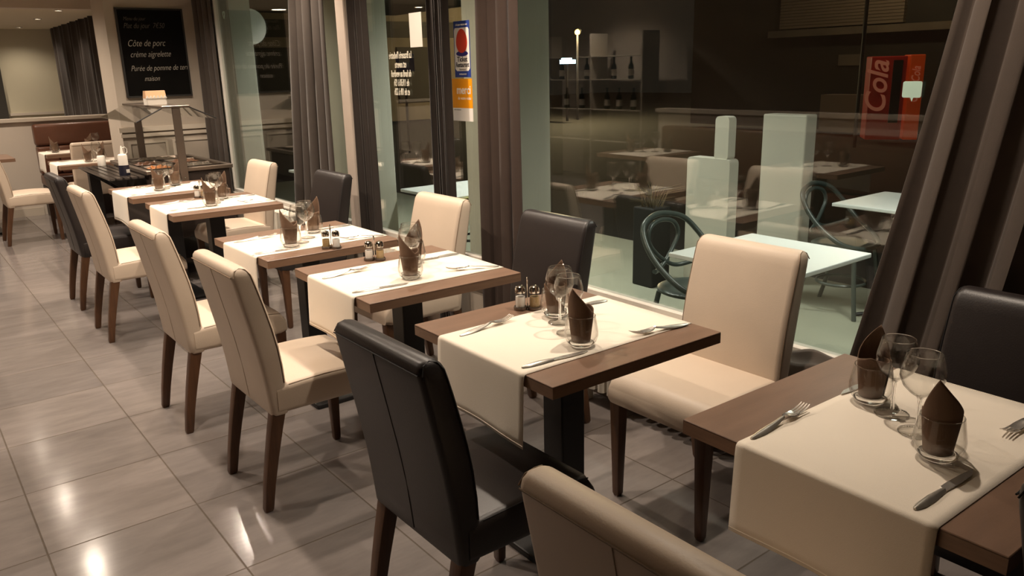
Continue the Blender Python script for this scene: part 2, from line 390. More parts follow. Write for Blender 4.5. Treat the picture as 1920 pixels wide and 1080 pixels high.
# ------------------------------------------------------------------ dining chair (forward = +X, origin = centre of the foot print)
def lerp_tab(tab, z):
    for (z0, a), (z1, b) in zip(tab, tab[1:]):
        if z <= z1: return a+(b-a)*(z-z0)/(z1-z0)
    return tab[-1][1]
REAR = [(.355, .046), (.42, .040), (.5, .032), (.6, .016), (.7, -.003), (.8, -.023), (.885, -.040)]
FRONT = [(.355, .112), (.46, .110), (.565, .104), (.66, .088), (.763, .064), (.83, .046), (.885, .030)]
OFF = -.235
def make_chair(col):
    lm = f'{col}_leather'; sm = f'{col}_seam'
    t = thing('dining_chair', 'x', 'chair')
    zs = [.355, .365, .42, .47, .53, .6, .67, .74, .80, .84, .862, .876, .886, .890]
    secs = []
    for z in zs:
        zc = min(z, .885); a = lerp_tab(REAR, zc); b = lerp_tab(FRONT, zc); k = 1.0
        top = max(0, (z-.855)/.035); ins = .022*(1-math.sqrt(max(0, 1-top*top)))
        ins2 = .004 if z < .36 else 0
        a2 = a+ins+ins2; b2 = b-ins-ins2
        wd = .425-.006*abs(z-.62)/.27-2*ins*.7-2*ins2
        r = min(.018, (b2-a2)/2*.9)
        secs.append([(x+OFF, y, z) for x, y in rrect(b2-a2, wd, r, 4, (a2+b2)/2, 0)])
    bk = MB().loft(secs).build('backrest', lm, t, smooth=50)
    for sy in (-1, 1):
        def hw(z):
            zc = min(z, .889); tp = max(0, (zc-.855)/.035)
            return (.425-.006*abs(zc-.62)/.27)/2-.022*(1-math.sqrt(max(0, 1-tp*tp)))*.7
        pts = [(lerp_tab(FRONT, z)+OFF-.010, sy*hw(z), z) for z in (.47, .53, .6, .67, .74, .80, .845, .865)]
        pts += [(OFF+.012, sy*(hw(.884)-.001), .884), (OFF-.005, sy*(hw(.889)-.001), .8885), (OFF-.022, sy*(hw(.884)-.001), .882), (OFF-.030, sy*hw(.865), .862)]
        MB().tube(pts, .0017, 6).build('seam', sm, bk)
    MB().tube([(lerp_tab(REAR, z)+OFF-.0005, 0, z) for z in (.37, .5, .6, .7, .8, .86)], .0012, 6).build('seam', lm, bk)
    MB().tube([(OFF-.036, y, .862) for y in (-.2, -.1, 0, .1, .2)], .0018, 6).build('seam', sm, bk)
    # seat: cushion box with crowned top and rounded front
    secs = []
    for i in range(15):
        u = i/14; x = .07+.405*u
        zt = .462+.010*math.sin(PI*min(1, u*1.05)); zb = .358
        e = max(0, (u-.90)/.10); zt -= .040*(1-math.sqrt(max(0, 1-e*e)))
        zb += .006*(1-math.sqrt(max(0, 1-e*e)))
        wd = .425+.015*u-.012*e*e
        sec = []
        for yy, zz in rrect(wd, zt-zb, .022, 4, 0, (zt+zb)/2): sec.append((x+OFF, yy, zz))
        secs.append(sec)
    st = MB().loft(secs).build('seat', lm, t, smooth=50)
    for sy in (-1, 1):
        MB().tube([(.115+OFF, sy*.2069, .4592), (.25+OFF, sy*.2094, .4655), (.40+OFF, sy*.2122, .460), (.45+OFF, sy*.2120, .4531)], .0018, 6).build('seam', sm, st)
    # legs
    for sy in (-1, 1):
        secs = []
        for z in (0, .01, .10, .20, .30, .37):
            u = z/.37; cx = .004+.072*u**1.25; a = .016+.008*u; bb = .0155+.008*u
            if z == 0: a -= .003; bb -= .003
            secs.append([(x+OFF, y, z) for x, y in rrect(2*a, 2*bb, .004, 2, cx, sy*(.182-.002*u))])
        MB().loft(secs).build('leg', 'leg_wood', t, smooth=35)
        secs = []
        for z in (0, .01, .2, .37):
            u = z/.37; a = .014+.009*u; bb = .014+.009*u
            if z == 0: a -= .003; bb -= .003
            secs.append([(x+OFF, y, z) for x, y in rrect(2*a, 2*bb, .004, 2, .448, sy*.186)])
        MB().loft(secs).build('leg', 'leg_wood', t, smooth=35)
    return t
chairs = {'beige': Proto(make_chair('beige')), 'black': Proto(make_chair('black'))}
def chair(col, rear_x, y, face, label, rz=0, group='upholstered dining chairs'):
    """face +1: looks towards +X with rear feet at rear_x; -1: towards -X"""
    a = 0 if face > 0 else PI
    return chairs[col].put((rear_x+face*.235, y, 0), a+rz, label, group)
TN = {1: 'the nearest table', 2: 'the second table', 3: 'the third table',
      4: 'the fourth table', 5: 'the fifth table', 6: 'the sixth table by the buffet'}
for n, col, x, y in ((1, 'beige', .715, .670), (2, 'black', .842, 1.575), (3, 'beige', .836, 2.705), (4, 'beige', .818, 3.552), (5, 'beige', .843, 5.115), (6, 'black', .853, 5.98)):
    chair(col, x, y, 1, f'{col} leather dining chair on the aisle side of {TN[n]}')
for n, col, x, y in ((1, 'black', 2.245, .69), (2, 'beige', 2.303, 1.615), (3, 'black', 2.19, 2.50), (4, 'beige', 2.14, 3.31), (5, 'black', 2.20, 4.655), (6, 'beige', 2.14, 5.675)):
    chair(col, x, y, -1, f'{col} leather dining chair on the window side of {TN[n]}')
chairs['black'].put((1.43, .105, 0), -PI/2, 'black leather chair at the lower right edge, backed against the nearest table', 'upholstered dining chairs')

# ------------------------------------------------------------------ dining tables
TL, TW, TZ = .6288, .65, .75
TAB = {1: (1.241, .375, -.019), 2: (1.158, 1.344, -.015), 3: (1.172, 2.283, -.028), 4: (1.157, 3.130, .005), 5: (1.185, 4.558, -.027), 6: (1.184, 5.438, .006)}
def make_table():
    t = thing('dining_table', 'x', 'table')
    MB().box(0, TL, 0, TW, TZ-.004, TZ).build('tabletop', 'table_wood', t, smooth=0, bevel=.0012, seg=1)
    MB().box(.0005, TL-.0005, .0005, TW-.0005, TZ-.033, TZ-.004).build('edge_band', 'table_edge', t, smooth=0)
    MB().box(TL/2-.045, TL/2+.045, TW/2-.045, TW/2+.045, .022, TZ-.045).build('pedestal', 'black_steel', t, smooth=0, bevel=.005)
    b = MB(); b.box(TL/2-.12, TL/2+.12, TW/2-.24, TW/2+.24, 0, .022); b.build('base_plate', 'black_steel', t, smooth=0, bevel=.006)
    MB().box(TL/2-.14, TL/2+.14, TW/2-.14, TW/2+.14, TZ-.045, TZ-.033).build('top_bracket', 'black_steel', t, smooth=0)
    return t
tables = Proto(make_table())
for n, (x, y, r) in TAB.items():
    tables.put((x, y, 0), r, {1: 'brown wood dining table nearest the camera, cut by the right edge', 2: 'second brown wood table from the camera, middle of the photo',
        3: 'third brown wood table from the camera', 4: 'fourth brown wood table from the camera', 5: 'fifth brown wood table from the camera, with beige chairs both ends', 6: 'sixth brown wood table of the row, in front of the buffet'}[n], 'dining tables in the window row')
def make_runner():
    th = .0018; y0, y1 = .105, .505; rr = .010
    path = []
    def ny(k): return k
    HL = .20
    for z in [TZ-HL+HL*i/8 for i in range(8)]: path.append((-rr*.55-.002, z))
    for k in range(7):
        a = math.radians(180-90*k/6); path.append((rr*.55+rr*math.cos(a)*1.05-.0015, TZ-rr+.0015+rr*math.sin(a)))
    for k in range(1, 13): path.append((rr+(TL-rr-.004)*k/12, TZ+.0015))
    N = len(path)-1
    def fn(u, v):
        i = min(int(round(v*N)), N); x, z = path[i]; yy = y0+(y1-y0)*u
        hang = max(0, (TZ-.012-z))/HL
        if hang > 0:
            wv = .004*math.sin(u*7+1)*hang+.006*hang*math.sin(u*3)
            x += (-1 if x < TL/2 else 1)*(.004*hang+max(0, wv))
            z += .012*hang*math.sin(u*2.4)-.006*hang*u*0
        return (x, yy, z)
    mb = MB().sheet(fn, 20, N)
    o = mb.build('table_runner', 'runner_cloth', None, smooth=70, solid=th)
    for xs in (0, 1):
        pts = [fn(u/20, xs) for u in range(21)]
        pts = [(p[0]+(-.0004 if xs == 0 else -.006), p[1], p[2]+(.008 if xs == 0 else .0004)) for p in pts]
        MB().tube(pts, .0013, 6).build('hem', 'runner_cloth', o)
    return tag(o, 'x', 'table runner')
runners = Proto(make_runner())
RN = {1: 'cream cloth runner on the nearest table, in soft shadow', 2: 'cream cloth runner on the second table, hanging towards the black chair'}
for n, (x, y, r) in TAB.items():
    runners.put((x, y, 0), r, RN.get(n, f'cream cloth runner laid across {TN[n]}'), 'cream table runners')

# ------------------------------------------------------------------ table ware
WZ = TZ+.0030
def make_tumbler():
    o = MB().lathe([(.031, .003), (.041, .014), (.0465, .030), (.0465, .042), (.0435, .060), (.039, .086), (.0372, .086), (.0418, .060), (.0448, .042), (.0446, .031), (.038, .019), (.030, .0125)], 36).build('tumbler', 'drinking_glass', None, smooth=60)
    MB().lathe([(0, 0), (.027, 0), (.0305, .0028), (.0345, .0068), (.0355, .0095), (.030, .0118), (.024, .0122), (0, .0112)], 36).build('thick_base', 'solid_glass', o, smooth=60)
    MB().tube([(.0381*math.cos(a), .0381*math.sin(a), .0862) for a in [2*PI*k/40 for k in range(40)]], .0011, 8, closed=True).build('rim', 'solid_glass', o)
    return tag(o, 'x', 'glass')
def make_wineglass():
    t = thing('wine_glass', 'x', 'glass')
    MB().lathe([(0, 0), (.034, 0), (.035, .0012), (.034, .0024), (.015, .0045), (.006, .010), (0, .010)], 32).build('foot', 'drinking_glass', t, smooth=60)
    MB().lathe([(.0045, .010), (.0035, .03), (.0034, .06), (.0045, .074), (.008, .0795)], 16).build('stem', 'solid_glass', t, smooth=60)
    MB().lathe([(0, .0785), (.009, .080), (.022, .089), (.035, .103), (.0425, .122), (.042, .138), (.037, .158), (.0335, .171), (.0325, .1715), (.0320, .170), (.0355, .157), (.0405, .138), (.041, .122), (.0335, .105), (.021, .091), (.008, .0825), (0, .0815)], 36).build('bowl', 'drinking_glass', t, smooth=60)
    MB().tube([(.0330*math.cos(a), .0330*math.sin(a), .1712) for a in [2*PI*k/40 for k in range(40)]], .0009, 8, closed=True).build('rim', 'solid_glass', t)
    MB().tube([(.0343*math.cos(a), .0343*math.sin(a), .0016) for a in [2*PI*k/40 for k in range(40)]], .0012, 8, closed=True).build('foot_edge', 'solid_glass', t)
    return t
def make_napkin():
    # rolled paper napkin, one corner standing up above the rim
    T = 2*PI*1.12
    def fn(u, v):
        th = u*T; d = th-1.25
        tri = max(0, 1-(d/1.75 if d > 0 else -d/.95))
        top = .100+.070*tri+.012*max(0, 1-abs(th-4.4)/1.2)
        z = .014+(top-.014)*v
        r = .0262+.0085*min(1, (z-.014)/.07)+.0035*max(0, (z-.084)/.08)
        r -= .0050*u*(1 if z < .09 else 1+.5*(z-.09)/.08)
        return (r*math.cos(th), r*math.sin(th), z)
    o = MB().sheet(fn, 56, 16).build('napkin', 'napkin_paper', None, smooth=60, solid=.0022)
    return tag(o, 'x', 'napkin')
def outline(pts, z0, z1, mb): return mb
def make_fork():
    t = thing('fork', 'x', 'cutlery')
    def ribbon(rows, m, name):
        secs = []
        for x, w_, z, th in rows:
            secs.append([(x, -w_, z), (x, -w_*.5, z+th*.9), (x, 0, z+th), (x, w_*.5, z+th*.9), (x, w_, z), (x, 0, z-.0004)])
        return MB().loft(secs).build(name, m, t, smooth=50)
    ribbon([(0, .003, .001, .003), (.006, .0055, .001, .0035), (.035, .0095, .001, .006), (.06, .0090, .002, .007), (.092, .0068, .005, .006), (.108, .0052, .0085, .005), (.120, .0035, .0105, .004)], 'cutlery_grip', 'handle')
    hd = MB()
    secs = []
    for x, w_, z, th in [(.118, .0035, .0105, .003), (.126, .0060, .0100, .0022), (.136, .0105, .0068, .0018), (.148, .0125, .0050, .0016), (.160, .0122, .0046, .0016), (.166, .0120, .0050, .0016)]:
        secs.append([(x, -w_, z+.0025), (x, -w_*.5, z+th*.3+.0003), (x, 0, z), (x, w_*.5, z+th*.3+.0003), (x, w_, z+.0025), (x, w_*.9, z+.0025+th), (x, 0, z+th), (x, -w_*.9, z+.0025+th)])
    hd.loft(secs)
    for k in range(4):
        y = (k-1.5)*.0070
        secs = []
        for x, hw, z in [(.162, .0020, .0055), (.178, .0017, .0066), (.196, .0014, .0105), (.208, .0008, .0145)]:
            yy = y*(1-.10*(x-.162)/.046)
            secs.append([(x, yy-hw, z), (x, yy+hw, z), (x, yy+hw, z+.0016), (x, yy-hw, z+.0016)])
        hd.loft(secs)
    hd.build('tines', 'cutlery_steel', t, smooth=50)
    return t
def make_knife():
    t = thing('knife', 'x', 'cutlery')
    secs = []
    for x, w_, z, th in [(0, .003, .001, .003), (.005, .0055, .001, .004), (.02, .009, .001, .006), (.05, .0095, .001, .008), (.085, .0065, .001, .007), (.098, .0055, .001, .006)]:
        secs.append([(x, -w_, z), (x, -w_*.5, z+th*.85), (x, 0, z+th), (x, w_*.5, z+th*.85), (x, w_, z), (x, 0, z-.0004)])
    MB().loft(secs).build('handle', 'cutlery_grip', t, smooth=50)
    MB().prism([(.096, -.0045), (.115, -.0055), (.150, -.0075), (.190, -.0060), (.212, .0020), (.214, .0045), (.180, .0085), (.125, .0105), (.104, .0100), (.102, .0048), (.096, .0045)], .0014, .0030).build('blade', 'cutlery_steel', t, smooth=0, bevel=.0004, seg=1)
    return t
def make_caddy():
    t = thing('condiment_caddy', 'x', 'salt and pepper set')
    b = MB()
    for s in (-1, 1): b.lathe([(0, 0), (.021, 0), (.022, .003), (.022, .008), (.0205, .011), (.0190, .011), (.0185, .004), (0, .004)], 24, (s*.0225, 0, 0))
    b.build('tray', 'brushed_metal', t)
    hp = [(-.003, 0, .006), (-.003, 0, .09)]+[(-.003*1+.008*0+.009*math.sin(a)-.0, 0, .098+.010*(1-math.cos(a))*.5) for a in ()]
    hp = [(0, -.0045, .004), (0, -.0045, .080)]+[(0, .007*math.sin(a), .090-.007*math.cos(a)+.006) for a in [math.radians(x) for x in range(-100, 301, 25)] if True]
    MB().tube([(0, 0, .004), (0, 0, .07), (0, -.003, .080), (0, -.008, .090), (0, -.008, .099), (0, 0, .105), (0, .008, .099), (0, .008, .090), (0, .004, .082)], .0018, 8).build('handle', 'chrome', t)
    for s, nm, mt in ((-1, 'salt_shaker', 'salt'), (1, 'pepper_shaker', 'pepper')):
        c = (s*.0225, 0, .0045)
        j = MB().lathe([(0, 0), (.0160, 0), (.0168, .004), (.0165, .03), (.0150, .046), (.0150, .052)], 24, c).build(nm, 'drinking_glass', t)
        MB().lathe([(0, .002), (.0150, .002), (.0155, .005), (.0152, .03), (.0146, .038), (0, .039)], 24, c).build('contents', mt, j)
        MB().lathe([(.0152, .050), (.0168, .051), (.0168, .064), (.014, .071), (.006, .0745), (0, .075)], 24, c).build('cap', 'chrome', j)
    return t
P = {k: Proto(f()) for k, f in dict(tumbler=make_tumbler, wine=make_wineglass, napkin=make_napkin, fork=make_fork, knife=make_knife, caddy=make_caddy).items()}
GR = {'tumbler': 'tumblers on the tables', 'wine': 'wine glasses on the tables', 'napkin': 'brown rolled napkins', 'fork': 'forks on the tables', 'knife': 'knives on the tables', 'caddy': 'condiment caddies'}
LB = {'tumbler': 'clear round tumbler holding a napkin', 'wine': 'empty stemmed wine glass', 'napkin': 'brown rolled napkin in a tumbler', 'fork': 'steel fork', 'knife': 'steel knife'}
def glasses(tn, gB, wB, wA, gA, aB=0, aA=0, near='nearer the aisle', far='nearer the window'):
    for q, ang, wh in ((gB, aB, near), (gA, aA, far)):
        if q is None: continue
        P['tumbler'].put((*q, WZ), 0, f'{LB["tumbler"]} on {tn}, {wh}', GR['tumbler'])
        P['napkin'].put((*q, WZ), ang, f'{LB["napkin"]} on {tn}, {wh}', GR['napkin'])
    for q, wh in ((wB, near), (wA, far)):
        if q is None: continue
        P['wine'].put((*q, WZ), 0, f'{LB["wine"]} on {tn}, {wh}', GR['wine'])
def lay(kind, tn, a, b, wh):
    """handle end a, tip b"""
    ang = math.atan2(b[1]-a[1], b[0]-a[0])
    P[kind].put((*a, WZ), ang, f'{LB[kind]} lying on {tn}, {wh}', GR[kind])
A1, W1 = 'at the aisle place', 'at the window place'
VB = math.radians(175)-1.25      # peak towards the left of the photo
VA = math.radians(15)-1.25
glasses(TN[1], (1.479, .592), (1.553, .668), (1.603, .745), (1.634, .810), VB+.16, VA)
lay('fork', TN[1], (1.278, .868), (1.49, .878), A1); lay('knife', TN[1], (1.262, .530), (1.468, .523), A1)
lay('fork', TN[1], (1.90-.03, .535), (1.675, .545), W1); lay('knife', TN[1], (1.83, .862), (1.640, .872), W1)
glasses(TN[2], (1.409, 1.513), (1.452, 1.613), (1.498, 1.702), (1.535, 1.765), VB+.22, VA)
lay('fork', TN[2], (1.204, 1.802), (1.411, 1.824), A1); lay('knife', TN[2], (1.178, 1.487), (1.386, 1.462), A1)
lay('fork', TN[2], (1.765, 1.437), (1.560, 1.472), W1); lay('knife', TN[2], (1.765, 1.772), (1.560, 1.795), W1)
glasses(TN[3], (1.445, 2.470), (1.484, 2.538), (1.540, 2.620), (1.585, 2.675), VB-.05, VA)
lay('fork', TN[3], (1.195, 2.690), (1.404, 2.705), A1); lay('knife', TN[3], (1.188, 2.437), (1.396, 2.410), A1)
lay('fork', TN[3], (1.79, 2.388), (1.585, 2.470), W1); lay('knife', TN[3], (1.802, 2.678), (1.595, 2.687), W1)
glasses(TN[4], (1.348, 3.330), (1.412, 3.372), (1.478, 3.450), (1.557, 3.556), VB, VA)
lay('fork', TN[4], (1.182, 3.590), (1.388, 3.600), A1); lay('knife', TN[4], (1.150, 3.283), (1.358, 3.268), A1)
lay('fork', TN[4], (1.765, 3.245), (1.560, 3.290), W1); lay('knife', TN[4], (1.775, 3.595), (1.568, 3.588), W1)
glasses(TN[5], (1.460, 4.755), (1.508, 4.838), (1.554, 4.920), (1.604, 4.990), VB, VA)
lay('fork', TN[5], (1.238, 5.025), (1.44, 5.030), A1); lay('knife', TN[5], (1.216, 4.738), (1.42, 4.735), A1)
lay('fork', TN[5], (1.812, 4.690), (1.610, 4.740), W1); lay('knife', TN[5], (1.813, 4.990), (1.606, 5.000), W1)
glasses(TN[6], (1.418, 5.690), (1.468, 5.748), (1.527, 5.826), (1.578, 5.880), VB, VA)
lay('fork', TN[6], (1.21, 5.92), (1.415, 5.92), A1); lay('knife', TN[6], (1.20, 5.585), (1.405, 5.58), A1)
lay('fork', TN[6], (1.79, 5.60), (1.585, 5.60), W1); lay('knife', TN[6], (1.79, 5.925), (1.585, 5.925), W1)
for n, (x, y, rz) in {2: (1.520, 1.882, -.72), 3: (1.494, 2.835, -.72), 4: (1.463, 3.168, 2.42), 5: (1.525, 5.155, -.72)}.items():
    P['caddy'].put((x, y, TZ+.0005), rz, f'salt and pepper caddy with chrome handle on the bare wood of {TN[n]}', GR['caddy'])

# ------------------------------------------------------------------ radiators under the window
def make_radiator(name, y0, y1, label):
    t = thing(name, label, 'radiator', (2.375, y0, 0), 0, 'radiators under the window')
    n = int((y1-y0)/.058)
    for k in range(n):
        y = k*.058
        m = MB()
        m.loft([[(dx, y+dy, z) for dx, dy in rrect(.085, .040, .016, 3)] for z in (.075, .10, .42, .445)])
        m.loft([[(dx, y+dy, z) for dx, dy in rrect(.085-2*s, .040-2*s, .010, 3)] for z, s in ((.445, 0), (.455, .004), (.460, .010))])
        m.build('fin', 'radiator_paint', t, smooth=50)
    MB().tube([(0, -.02, .12), (0, (n-1)*.058+.02, .12)], .016, 10).build('pipe', 'radiator_paint', t)
    MB().tube([(0, -.02, .40), (0, (n-1)*.058+.02, .40)], .016, 10).build('pipe', 'radiator_paint', t)
    for y in (.06, (n-2)*.058): MB().box(-.02, .02, y-.012, y+.012, 0, .08).build('foot', 'radiator_paint', t)
    return t
make_radiator('radiator', 1.75, 2.62, 'white column radiator under the window beside the second table')
make_radiator('radiator', 3.97, 4.40, 'white column radiator under the window beside the fourth table')
make_radiator('radiator', 5.76, 6.34, 'white column radiator under the window beside the sixth table')

# ------------------------------------------------------------------ curtains
def curtain(label, m, p0, p1, z0, z1, folds, amp, b0=None, b1=None, fan=1.3, ph=0, nv=26, group='floor length curtains'):
    p0 = Vector(p0); p1 = Vector(p1); b0 = Vector(b0 or p0); b1 = Vector(b1 or p1)
    nu = folds*12
    def fn(u, v):
        t = (1-v)**fan
        a = p0.lerp(b0, t); b = p1.lerp(b1, t); c = a.lerp(b, u)
        d = (b-a).normalized(); nrm = Vector((-d.y, d.x))
        uu = u+.012*math.sin(3*v+u*9)
        s = math.sin(2*PI*folds*uu+ph)+.35*math.sin(2*PI*folds*.5*uu+1.3+ph)
        k = amp*(.75+.35*(1-v))*(1+.25*math.sin(5*u+ph))
        c = c+nrm*(k*s)+d*(amp*.35*math.cos(2*PI*folds*uu*2+ph))
        return (c.x, c.y, z0+(z1-z0)*v)
    o = MB().sheet(fn, nu, nv).build('curtain', m, None, smooth=80, solid=.003)
    return tag(o, label, 'curtain', group)
curtain('dark taupe curtain hanging in the corner beside the chalkboard wall', 'curtain_cloth', (2.355, 7.53), (2.41, 7.20), .02, 2.36, 4, .022, fan=1)
curtain('wide taupe curtain left of the pale window post, behind a black chair', 'curtain_cloth', (2.375, 5.43), (2.375, 4.93), .02, 2.36, 5, .034, b0=(2.365, 5.74), b1=(2.365, 4.96), fan=1)
curtain('very dark brown curtain right of the pale window post', 'curtain_dark', (2.385, 4.62), (2.385, 4.44), .02, 2.36, 4, .024, fan=1, ph=1)
curtain('narrow dark curtain behind the beige chair of the fourth table, left of the stickers', 'curtain_dark', (2.385, 3.735), (2.385, 3.575), .02, 2.36, 5, .018, fan=1, ph=2)
curtain('reddish brown curtain right of the window stickers, before a pale pillar', 'curtain_bronze', (2.375, 3.30), (2.375, 2.99), .02, 2.36, 4, .026, fan=1, ph=.5)
big = curtain('large gathered taupe curtain at the right, fanning out at its foot', 'curtain_cloth_lit', (2.385, .10), (2.375, .955), .03, 2.36, 9, .023, b0=(2.36, .15), b1=(2.36, 1.36), fan=1.3, ph=.8)
def train(u, v):
    # the curtain's foot dragged along the sill
    y = 1.20+.42*u; x = 2.462-.125*v
    z = .512-.05*v-.33*max(0, v-.55)-.03*u+.012*math.sin(14*u+5*v)*(1-.4*u)+.010*math.sin(9*v+4*u)
    return (x-.02*math.sin(3*u), y+.03*v, z)
MB().sheet(train, 24, 14).build('dragged_foot', 'curtain_cloth_lit', big, smooth=80, solid=.003)
curtain('dark curtain on the window wall of the back room, seen over the partition', 'curtain_cloth', (2.39, 10.9), (2.39, 14.72), .05, 2.27, 12, .045, fan=1, nv=8)

# ------------------------------------------------------------------ chalkboard
t = thing('chalkboard', 'black menu chalkboard with white handwriting hung on the far wall', 'chalkboard', (0, 0, 0))
bx0, bx1, bz0, bz1, by = 1.735, 2.285, 1.325, 2.065, 7.578
MB().box(bx0+.012, bx1-.012, by, by+.012, bz0+.012, bz1-.012).build('slate', 'chalkboard_slate', t, smooth=0)
fr = MB(); fr.box(bx0, bx1, by-.006, 7.598, bz0, bz0+.014); fr.box(bx0, bx1, by-.006, 7.598, bz1-.014, bz1); fr.box(bx0, bx0+.014, by-.006, 7.598, bz0+.014, bz1-.014); fr.box(bx1-.014, bx1, by-.006, 7.598, bz0+.014, bz1-.014)
fr.build('frame', 'chalkboard_frame', t, smooth=0)
for body, fx, fz, sz, mm in (('Menu du jour', .10, .86, .045, 'chalk_faint'), ('Plat du jour  7€50', .09, .775, .062, 'chalk_faint'), ('Côte de porc', .11, .575, .078, 'chalk'), ('crème aigrelette', .13, .455, .070, 'chalk'), ('Purée de pomme de terre', .11, .30, .066, 'chalk'), ('maison', .29, .185, .062, 'chalk')):
    text('chalk_writing', body, sz, mm, (bx0+fx*.55, by-.001, bz0+fz*.74), (1, 0, .012), (.0, 0, 1), t, shear=.35, bold=-.0008, sx=.72)

# ------------------------------------------------------------------ buffet trolley
t = thing('buffet_trolley', 'dark salad buffet trolley with a glass guard in front of the chalkboard wall', 'buffet', (0, 0, 0))
X0, X1, Y0, Y1 = 1.50, 2.10, 6.26, 7.36
MB().box(X0, X1, Y0, Y1, .30, .80).build('body', 'buffet_wood', t, smooth=0, bevel=.01)
MB().box(X0+.02, X1-.02, Y0+.02, Y1-.02, .10, .135).build('lower_shelf', 'buffet_wood', t, smooth=0)
for x in (X0+.03, X1-.03):
    for y in (Y0+.03, Y1-.03):
        MB().box(x-.02, x+.02, y-.02, y+.02, .09, .31).build('leg', 'black_steel', t, smooth=0)
        wv = MB(); wv.lathe([(0, -.012), (.035, -.012), (.04, -.006), (.04, .006), (.035, .012), (0, .012)], 20)
        wv.v = [(x+a, y+c, .04+b) for a, b, c in wv.v]; wv.build('castor', 'chrome', t)
rim = MB(); rim.box(X0-.02, X1+.02, Y0-.02, Y0+.02, .80, .83); rim.box(X0-.02, X1+.02, Y1-.02, Y1+.02, .80, .83); rim.box(X0-.02, X0+.02, Y0+.02, Y1-.02, .80, .83); rim.box(X1-.02, X1+.02, Y0+.02, Y1-.02, .80, .83)
rim.build('rim', 'brushed_metal', t, smooth=0, bevel=.004, seg=1)
MB().box(X0+.02, X1-.02, Y0+.02, Y1-.02, .80, .805).build('well', 'buffet_top', t, smooth=0)
sl = MB()
for k in range(5): sl.box(X0-.27+.05*k, X0-.27+.05*k+.036, Y0-.02, Y1, .785, .797)
sl.build('tray_rail', 'buffet_top', t, smooth=0)
for y in (Y0+.1, Y1-.1): MB().prism([(X0-.27, .785), (X0, .785), (X0, .60), (X0-.03, .60)], y-.01, y+.01, axis='y').build('bracket', 'black_steel', t, smooth=0)
p_ = MB().box(1.715, 1.775, Y0-.032, Y0-.022, .66, 1.275).build('post', 'brushed_metal', t, smooth=0, bevel=.003, seg=1)
for z in (.69, .76):
    b_ = MB(); b_.lathe([(0, .006), (.006, .004), (.008, 0), (0, 0)], 12); b_.v = [(1.745+a, Y0-.032-c, z+b) for a, b, c in b_.v]; b_.build('bolt', 'chrome', p_)
MB().box(1.715, 1.775, Y1+.022, Y1+.032, .66, 1.275).build('post', 'brushed_metal', t, smooth=0, bevel=.003, seg=1)
MB().box(1.645, 1.845, Y0-.04, Y1+.04, 1.272, 1.288).build('top_shelf', 'brushed_metal', t, smooth=0, bevel=.003, seg=1)
g = MB(); g.prism([(1.645, 1.272), (1.46, 1.185), (1.462, 1.179), (1.647, 1.266)], Y0-.03, Y1+.03, axis='y'); g.build('glass_guard', 'guard_glass', t, smooth=0)
g = MB(); g.prism([(1.845, 1.272), (2.03, 1.185), (2.028, 1.179), (1.843, 1.266)], Y0-.03, Y1+.03, axis='y'); g.build('glass_guard', 'guard_glass', t, smooth=0)
for x0, x1, z0, z1 in ((1.645, 1.46, 1.272, 1.182), (1.845, 2.03, 1.272, 1.182)):
    MB().tube([(x0, Y0-.032, z0), (x1, Y0-.032, z1)], .005, 6).build('guard_arm', 'black_steel', t)
def dish(x, y, w_, d, food, label, h=.03):
    q = thing('food_tray', label, 'food tray', (x, y, .8055), 0, 'food trays on the buffet')
    f = MB(); f.loft([[(a, b, 0) for a, b in rrect(w_, d, .02)], [(a, b, .028) for a, b in rrect(w_+.02, d+.02, .02)], [(a, b, .028) for a, b in rrect(w_+.008, d+.008, .02)], [(a, b, .006) for a, b in rrect(w_-.01, d-.01, .02)]])
    f.build('tray', 'brushed_metal', q)
    def fn(u, v):
        e = min(u, 1-u, v, 1-v)*5; e = min(1, e)
        return ((u-.5)*(w_-.02), (v-.5)*(d-.02), .008+h*e*(.6+.4*math.sin(u*17+v*5)*math.cos(v*19-u*3)))
    o = MB().sheet(fn, 24, 24).build('food', food, q); o['kind'] = 'stuff'
dish(1.635, 6.46, .20, .24, 'food_orange', 'metal tray of orange brown food at the near left of the buffet')
dish(1.93, 6.46, .24, .24, 'food_dark', 'metal tray of dark salad at the near right of the buffet')
dish(1.635, 6.82, .20, .30, 'food_brown', 'metal tray of brown food in the middle of the buffet, aisle side')
dish(1.93, 6.82, .24, .30, 'food_brown', 'metal tray of brown food in the middle of the buffet, window side')
dish(1.79, 7.18, .40, .24, 'food_dark', 'long metal tray of dark food at the far end of the buffet')
# squeeze bottle
t = thing('squeeze_bottle', 'white squeeze bottle with looped cap in a dark sleeve on the buffet edge', 'bottle', (1.375, 6.42, .7975))
MB().lathe([(0, 0), (.036, 0), (.037, .004), (.037, .075), (0, .075)], 24).build('sleeve', 'dark_blue_plastic', t)
MB().lathe([(0, .075), (.033, .075), (.033, .140), (.030, .150), (.020, .156), (0, .157)], 24).build('bottle', 'white_plastic', t)
MB().lathe([(.012, .156), (.010, .175), (.006, .20), (.003, .215), (0, .216)], 16).build('nozzle', 'white_plastic', t)
MB().tube([(.008, 0, .20), (.025, 0, .205), (.038, 0, .19), (.036, 0, .165), (.026, 0, .155)], .0025, 6).build('cap_loop', 'white_plastic', t)
MB().box(.005, .028, -.0405, -.0365, .02, .045).build('label_patch', 'paper_white', t)
tag(MB().lathe([(0, 0), (.030, 0), (.031, .004), (.031, .075), (.026, .082), (0, .082)], 24, (1.40, 7.30, .7975)).build('sugar_pot', 'white_plastic'), 'small white pot at the far left corner of the buffet rail', 'pot')
